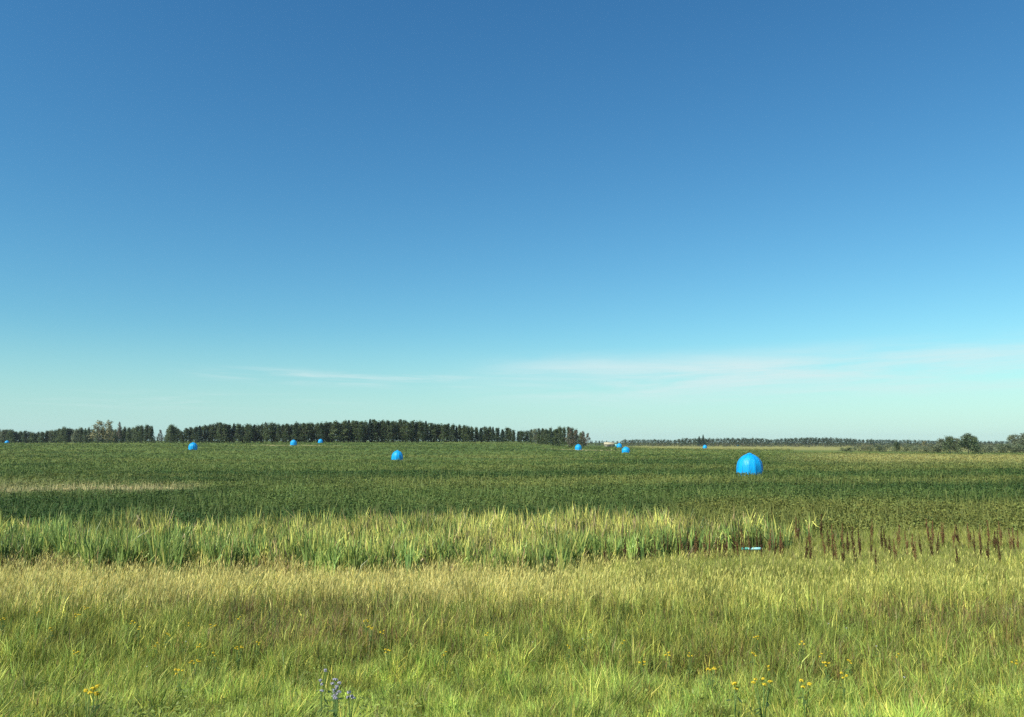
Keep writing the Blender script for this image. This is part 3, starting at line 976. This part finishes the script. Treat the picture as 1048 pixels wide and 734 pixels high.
docks = [  # px, top_py, shade(0 dark,1 rusty)
    (688, 549, 0), (695, 549, 0), (699, 550, 1), (706, 549, 0), (715, 547, 0), (722, 550, 1), (726, 548, 1), (731.5, 548, 0), (736, 549, 0), (744.5, 550, 1),
    (753, 548, 0), (756, 549, 1), (764, 550, 1), (769, 548, 1), (774.5, 544, 0), (780, 552, 0), (787, 546, 1), (791.5, 553, 0), (798.5, 548, 1), (802, 549, 1),
    (773, 529, 0), (792, 527, 0), (815, 533, 1), (817.5, 535, 0), (824, 554, 0), (832, 559, 0), (832.5, 542, 1), (840, 530, 0), (850, 545, 0), (852, 541, 1),
    (853.5, 556, 0), (858, 556, 1), (863, 540, 1), (863.5, 560, 0), (874, 543, 0), (876, 559, 0), (881, 546, 0), (882.5, 554, 0), (893.5, 535, 1), (892, 552, 0),
    (903, 543, 0), (907.5, 545, 0), (920, 541, 1), (918, 556, 1), (930, 548, 1), (936, 550, 1), (938, 558, 1), (944.5, 550, 0), (952.5, 535, 1), (954, 537, 1), (955, 553, 0),
    (967, 538, 1), (964, 538, 1), (976, 540, 1), (984, 541, 0), (982, 563, 0), (993, 540, 1), (998, 547, 0), (1004.5, 553, 0), (1002.5, 540, 1), (1011.5, 556, 0), (1014.5, 536, 1),
    (1019, 547, 0), (1022, 545, 0), (1023.5, 558, 0), (1026, 538, 1), (1036, 545, 1), (1039, 544, 1), (897.7, 566, 0), (660, 552, 1), (672, 553, 0), (679, 551, 0), (683.5, 550, 1), (655, 554, 0), (640, 556, 0), (618, 558, 0), (711, 549, 1), (741, 551, 0), (760, 547, 1), (846, 550, 1), (868, 548, 0), (912, 552, 0), (959, 548, 0), (1044, 547, 1),
]
dock_protos = {}
for i, (pxx, top, sh) in enumerate(docks):
    x, y, g = at(pxx, top + 31)
    v = (sh, i % 3)
    if v in dock_protos:
        o = copy_tree(dock_protos[v])
    else:
        o = make_dock(70 + i, M_dockpale if sh else M_dock); dock_protos[v] = o
    hm = max(.85, z_at(top - 4.0, y) - g)
    o.location = (x, y, g)
    w_ = random.uniform(.6, 1.0)
    o.scale = (w_, w_, hm)
    o.rotation_euler = (random.uniform(-.07, .07), random.uniform(-.11, .11), random.uniform(0, 6.28))
    if pxx == 955:
        lab = 'blackish brown dock spike, darkest of those standing in the right grass'
    elif pxx == 893.5:
        lab = 'tall rusty dock spike standing clear in the right grass'
    elif pxx == 840:
        lab = 'dark dock standing highest against the olive field edge'
    elif pxx == 787:
        lab = 'broad rusty dock just right of the turquoise tube'
    elif pxx < 810:
        lab = ('rusty' if sh else 'dark brown') + ' dock spike in the crowded row around the turquoise tube'
    else:
        lab = ('rusty' if sh else 'dark brown') + ' dock spike scattered in the yellow green grass at right'
    tag(o, lab, 'dock', 'crowded docks' if pxx < 810 else 'scattered docks')


def build_tube():
    x, y, g = at(770, 562, .50)
    root = empty('plastic_tube', (x, y, g + .50), .06)
    tag(root, 'pale turquoise plastic tube lying level among the brown docks', 'tube')
    a = plain_mat('turquoise_plastic', (0.12, 0.46, 0.34), .35, .5, .06, 2.0)
    b = plain_mat('pale_cyan_plastic', (0.26, 0.56, 0.56), .5, .5, .05, 2.0)
    c = plain_mat('dark_tube_opening', (0.03, 0.05, 0.05), .6, .2, .1, 2.0)
    V, L, S, C = tube([(-.33, 0, 0), (-.325, 0, 0), (-.15, 0, .004), (-.145, 0, .004)], [.030, .042, .042, .038], 14)
    link('sleeve', mesh_np('tube_sleeve', V, L, S, a, None), root)
    V, L, S, C = tube([(-.144, 0, .004), (.10, 0, .003), (.105, 0, .003), (.30, 0, 0), (.315, 0, 0)], [.036, .036, .042, .042, .030], 14)
    link('barrel', mesh_np('tube_barrel', V, L, S, b, None), root)
    V, L, S, C = tube([(.315, 0, 0), (.33, 0, 0)], [.024, .024], 12)
    link('end_plug', mesh_np('tube_plug', V, L, S, c, None), root)
    # two dead stalks carry it above the wet ground
    for sx in (-.2, .22):
        V, L, S, C = tube([(sx, .02, -.54), (sx + .01, 0, -.036)], [.01, .007], 5)
        link('prop_stalk', mesh_np('tube_prop', V, L, S, M_stem), root)


build_tube()


# ------------------------------------------------------------------ wild flowers
def flower(name, seed, mat, heads, spread, r0, hgt):
    r = random.Random(seed); rn = np.random.default_rng(seed)
    root = empty(name, (0, 0, 0))
    st = []; hd = []; lv = []
    for k in range(heads):
        an = r.uniform(0, 6.28); q = spread * math.sqrt(r.random())
        e = (q * math.cos(an), q * math.sin(an), hgt * r.uniform(.86, 1.04))
        st.append(tube([(0, 0, -.03), (e[0] * .25, e[1] * .25, hgt * .6), e], [.004, .003, .0018], 4))
        m = 26
        v = rn.normal(size=(m, 3)); v /= np.linalg.norm(v, axis=1, keepdims=True)
        P = np.array(e) + v * r0 * np.array([1, 1, .6]) * rn.uniform(.4, 1, (m, 1))
        hd.append(leaves(P, rn.uniform(.6, 1.1, m) * r0 * .9, v + np.array([0, 0, .6]), np.ones((m, 3)), .8))
    for k in range(10):
        an = r.uniform(0, 6.28); z = hgt * r.uniform(.2, .8)
        P = np.array([[.03 * math.cos(an), .03 * math.sin(an), z]])
        lv.append(leaves(P, np.array([.07]), np.array([[math.cos(an) * .5, math.sin(an) * .5, .8]]), np.array([[.09, .15, .04]]), .3))
    V, L, S, C = merge(st); link('stem', mesh_np(name + '_stem', V, L, S, M_gstem), root)
    V, L, S, C = merge(lv); link('leaf_cluster', mesh_np(name + '_leaf', V, L, S, M_grass, C), root)
    V, L, S, C = merge(hd); link('flower_head', mesh_np(name + '_head', V, L, S, mat), root)
    return root


ypos = [(136, 636), (194, 638), (219, 640), (172, 648.5), (160, 658.6), (78, 667), (204, 660), (219, 668.6), (244, 663.6), (264, 657), (199, 678), (185, 685),
        (40, 626), (52, 643), (81, 629), (245, 632), (96, 726), (89.5, 731), (3, 633), (142, 642), (88, 622), (375, 634.5), (380, 643), (390, 646), (498.6, 648),
        (456, 667.6), (398, 665), (582, 661), (638, 656), (659, 677), (684, 668.6), (604, 645), (774, 651), (771, 668.6), (727, 685), (705, 670), (821, 657.6),
        (840, 670), (847, 677.6), (869, 676), (786, 682), (780, 698.7), (863, 689), (918.7, 670), (1037, 677), (823, 697), (751, 699)]
yp = {}
big = {(199, 678), (244, 663.6), (780, 698.7), (727, 685), (380, 643)}
biglab = {(199, 678): 'largest clump of yellow flowers in the grass, left of the lilac weed', (244, 663.6): 'bright yellow flower clump up right of the largest one',
          (780, 698.7): 'bright yellow flower low in the right foreground grass', (727, 685): 'full yellow flower clump left of the low right one',
          (380, 643): 'flat yellow flower cluster alone in the middle of the verge'}
for i, p in enumerate(ypos):
    H = .50
    x, y, g = at(p[0], p[1], H)
    v = 3 if p in big else i % 3
    if v in yp: o = copy_tree(yp[v])
    else:
        o = flower('yellow_wildflower', 400 + v, M_yel, (3, 2, 4, 6)[v], (.035, .02, .05, .05)[v], (.017, .019, .016, .015)[v], H); yp[v] = o
    o.location = (x, y, g); o.rotation_euler = (0, 0, random.uniform(0, 6.28))
    o.scale = (random.uniform(.9, 1.3),) * 2 + (1.0,)
    if p in biglab: lab = biglab[p]
    elif p[0] < 330: lab = 'small yellow wildflower in the grass left of the lilac weed'
    elif p[0] < 700: lab = 'small yellow wildflower in the grass of the middle verge'
    else: lab = 'small yellow wildflower in the grass of the right verge'
    tag(o, lab, 'wildflower', 'yellow wildflowers in the verge')

lil = [(333, 682, 3, .02, 'upper lilac grey flower head standing left of its cluster'), (345, 697, 7, .035, 'lilac grey wildflower with several stacked heads in bottom grass'),
       (359, 709, 4, .03, 'fainter lilac wildflower right of the stacked lilac heads'), (343, 716, 6, .03, 'lowest lilac wildflower at the bottom edge of the grass'),
       (330, 697, 3, .02, 'faint lilac wildflower left below the upper lilac head')]
for i, (pxx, pyy, hn, spd, lab) in enumerate(lil):
    H = .52 if i else .58
    x, y, g = at(pxx, pyy, H)
    o = flower('lilac_wildflower', 500 + i, M_lilac, hn, spd, .015, H)
    o.location = (x, y, g)
    tag(o, lab, 'wildflower', 'lilac wildflowers')
wp = None
for i, p in enumerate([(190, 655), (896.7, 659), (866, 641), (150, 680), (545, 655), (925, 690), (596, 652), (1034, 622), (848, 637)]):
    H = .44
    x, y, g = at(p[0], p[1], H)
    if wp is None: wp = o = flower('white_wildflower', 600, M_white, 1, .005, .012, H)
    else: o = copy_tree(wp)
    o.location = (x, y, g)
    tag(o, 'tiny white wildflower dotted in the verge grass', 'wildflower', 'white wildflowers')

# ------------------------------------------------------------------ summer air
HAZE = 0.00007
hx, hy0, hy1, hb, ht = 2300.0, -110.0, 2300.0, -10.5, 17.0
me = bpy.data.meshes.new('haze')
me.from_pydata([(-hx, hy0, hb), (hx, hy0, hb), (hx, hy1, hb), (-hx, hy1, hb), (-hx, hy0, ht), (hx, hy0, ht), (hx, hy1, ht), (-hx, hy1, ht)], [],
               [(3, 2, 1, 0), (4, 5, 6, 7), (0, 1, 5, 4), (1, 2, 6, 5), (2, 3, 7, 6), (3, 0, 4, 7)])
hm_, hnt, hout = new_mat('haze_air')
pv = hnt.nodes.new('ShaderNodeVolumePrincipled')
pv.inputs['Color'].default_value = (.90, .96, 1.0, 1); pv.inputs['Density'].default_value = HAZE; pv.inputs['Anisotropy'].default_value = .2
hnt.links.new(pv.outputs[0], hout.inputs['Volume'])
me.materials.append(hm_)
tag(link('haze', me), kind='stuff')

# ------------------------------------------------------------------ camera, light, sky
cam = bpy.data.cameras.new('camera'); co = bpy.data.objects.new('camera', cam); COL.objects.link(co)
cam.sensor_width = 36; cam.lens = 36 * FPX / 1048
cam.clip_start = .1; cam.clip_end = 12000
co.location = (0, 0, CAM_Z); co.rotation_euler = (math.pi / 2 + PITCH, 0, 0)
scene.camera = co

SUN_AZ = math.radians(-128)     # measured from +Y (view direction) towards +X: behind, to the left
SUN_EL = math.radians(43)
sd = Vector((math.sin(SUN_AZ) * math.cos(SUN_EL), math.cos(SUN_AZ) * math.cos(SUN_EL), math.sin(SUN_EL)))
sl = bpy.data.lights.new('sun', 'SUN'); so = bpy.data.objects.new('sun', sl); COL.objects.link(so)
sl.energy = 5.0; sl.angle = math.radians(.53); sl.color = (1, .95, .86)
so.rotation_euler = sd.to_track_quat('Z', 'Y').to_euler()
so.location = (0, 0, 60)

w = bpy.data.worlds.new('World'); scene.world = w; w.use_nodes = True
nt = w.node_tree; N, K = nt.nodes, nt.links; N.clear()
out = N.new('ShaderNodeOutputWorld'); bg = N.new('ShaderNodeBackground')
sky = N.new('ShaderNodeTexSky'); sky.sky_type = 'NISHITA'; sky.sun_disc = False
sky.sun_elevation = SUN_EL; sky.sun_rotation = SUN_AZ % (2 * math.pi)
sky.altitude = 2500; sky.air_density = 1.6; sky.dust_density = .5; sky.ozone_density = 1.0
# phone-camera white balance: cooler, with a steeper red response
sc_ = N.new('ShaderNodeSeparateColor'); K.new(sky.outputs[0], sc_.inputs[0])
pw = N.new('ShaderNodeMath'); pw.operation = 'POWER'; K.new(sc_.outputs[0], pw.inputs[0]); pw.inputs[1].default_value = 1.34
pg = N.new('ShaderNodeMath'); pg.operation = 'POWER'; K.new(sc_.outputs[1], pg.inputs[0]); pg.inputs[1].default_value = 1.15
cb_ = N.new('ShaderNodeCombineXYZ')
for i_, (src, k_) in enumerate(((pw.outputs[0], .319), (pg.outputs[0], .790), (sc_.outputs[2], 1.22))):
    mm = N.new('ShaderNodeMath'); mm.operation = 'MULTIPLY'; K.new(src, mm.inputs[0]); mm.inputs[1].default_value = k_
    K.new(mm.outputs[0], cb_.inputs[i_])
tint = cb_
# thin cirrus near the horizon, fixed to compass direction and elevation
geo = N.new('ShaderNodeTexCoord'); sep = N.new('ShaderNodeSeparateXYZ'); K.new(geo.outputs['Generated'], sep.inputs[0])


def math_n(op, a, b=None):
    m = N.new('ShaderNodeMath'); m.operation = op
    for i, v in enumerate((a, b)):
        if v is None: continue
        if isinstance(v, (int, float)): m.inputs[i].default_value = v
        else: K.new(v, m.inputs[i])
    return m.outputs[0]


def rng_n(v, a, b, c=0.0, d=1.0):
    m = N.new('ShaderNodeMapRange'); m.interpolation_type = 'SMOOTHSTEP'
    m.inputs[1].default_value = a; m.inputs[2].default_value = b; m.inputs[3].default_value = c; m.inputs[4].default_value = d
    K.new(v, m.inputs[0]); return m.outputs[0]


az = math_n('ARCTAN2', sep.outputs['X'], sep.outputs['Y'])
el = math_n('ARCSINE', sep.outputs['Z'])


def wisps(az0, az1, soft, el_c, slope, el_w, sx, sy, lo, hi, seed):
    cv = N.new('ShaderNodeCombineXYZ')
    K.new(math_n('MULTIPLY', az, sx), cv.inputs[0])
    tilt = math_n('SUBTRACT', el, math_n('MULTIPLY', az, slope))
    K.new(math_n('MULTIPLY', tilt, sy), cv.inputs[1]); cv.inputs[2].default_value = seed
    nz = N.new('ShaderNodeTexNoise'); nz.inputs['Scale'].default_value = 1.0; nz.inputs['Detail'].default_value = 9; nz.inputs['Roughness'].default_value = .62
    nz.inputs['Distortion'].default_value = .4
    K.new(cv.outputs[0], nz.inputs['Vector'])
    m = rng_n(nz.outputs['Fac'], lo, hi)
    band = math_n('MULTIPLY', rng_n(tilt, el_c - el_w, el_c), rng_n(tilt, el_c, el_c + el_w * .8, 1, 0))
    side = math_n('MULTIPLY', rng_n(az, az0 - soft, az0 + soft), rng_n(az, az1 - soft, az1 + soft, 1, 0))
    return math_n('MULTIPLY', math_n('MULTIPLY', m, band), side)


R = math.radians
c1 = wisps(R(0), R(60), R(7), R(4.2), 0.012, R(2.9), 4.5, 48, .30, .72, 2.3)
c2 = wisps(R(-20), R(-2), R(4), R(4.0), -.02, R(.9), 9, 130, .42, .70, 7.1)
c3 = wisps(R(-45), R(-12), R(4), R(2.6), 0.0, R(.9), 6, 110, .45, .75, 11.7)
cc = math_n('MAXIMUM', math_n('MULTIPLY', c1, .95), math_n('MAXIMUM', math_n('MULTIPLY', c2, .55), math_n('MULTIPLY', c3, .5)))
hzm = N.new('ShaderNodeMix'); hzm.data_type = 'RGBA'      # milky air low over the horizon, all the way round
K.new(rng_n(el, R(-3), R(8), .85, 0.0), hzm.inputs['Factor']); K.new(tint.outputs[0], hzm.inputs['A'])
hzm.inputs['B'].default_value = (4.55, 7.35, 7.95, 1)
mixc = N.new('ShaderNodeMix'); mixc.data_type = 'RGBA'
K.new(cc, mixc.inputs['Factor']); K.new(hzm.outputs['Result'], mixc.inputs['A'])
mixc.inputs['B'].default_value = (7.0, 8.6, 8.7, 1)
K.new(mixc.outputs['Result'], bg.inputs['Color'])
bg.inputs['Strength'].default_value = .073
K.new(bg.outputs[0], out.inputs['Surface'])

scene.view_settings.view_transform = 'Standard'; scene.view_settings.look = 'None'
scene.view_settings.exposure = .45; scene.view_settings.gamma = 1; scene.view_settings.use_curve_mapping = False
scene.cycles.max_bounces = 6; scene.cycles.diffuse_bounces = 3; scene.cycles.transmission_bounces = 3
scene.cycles.use_denoising = False
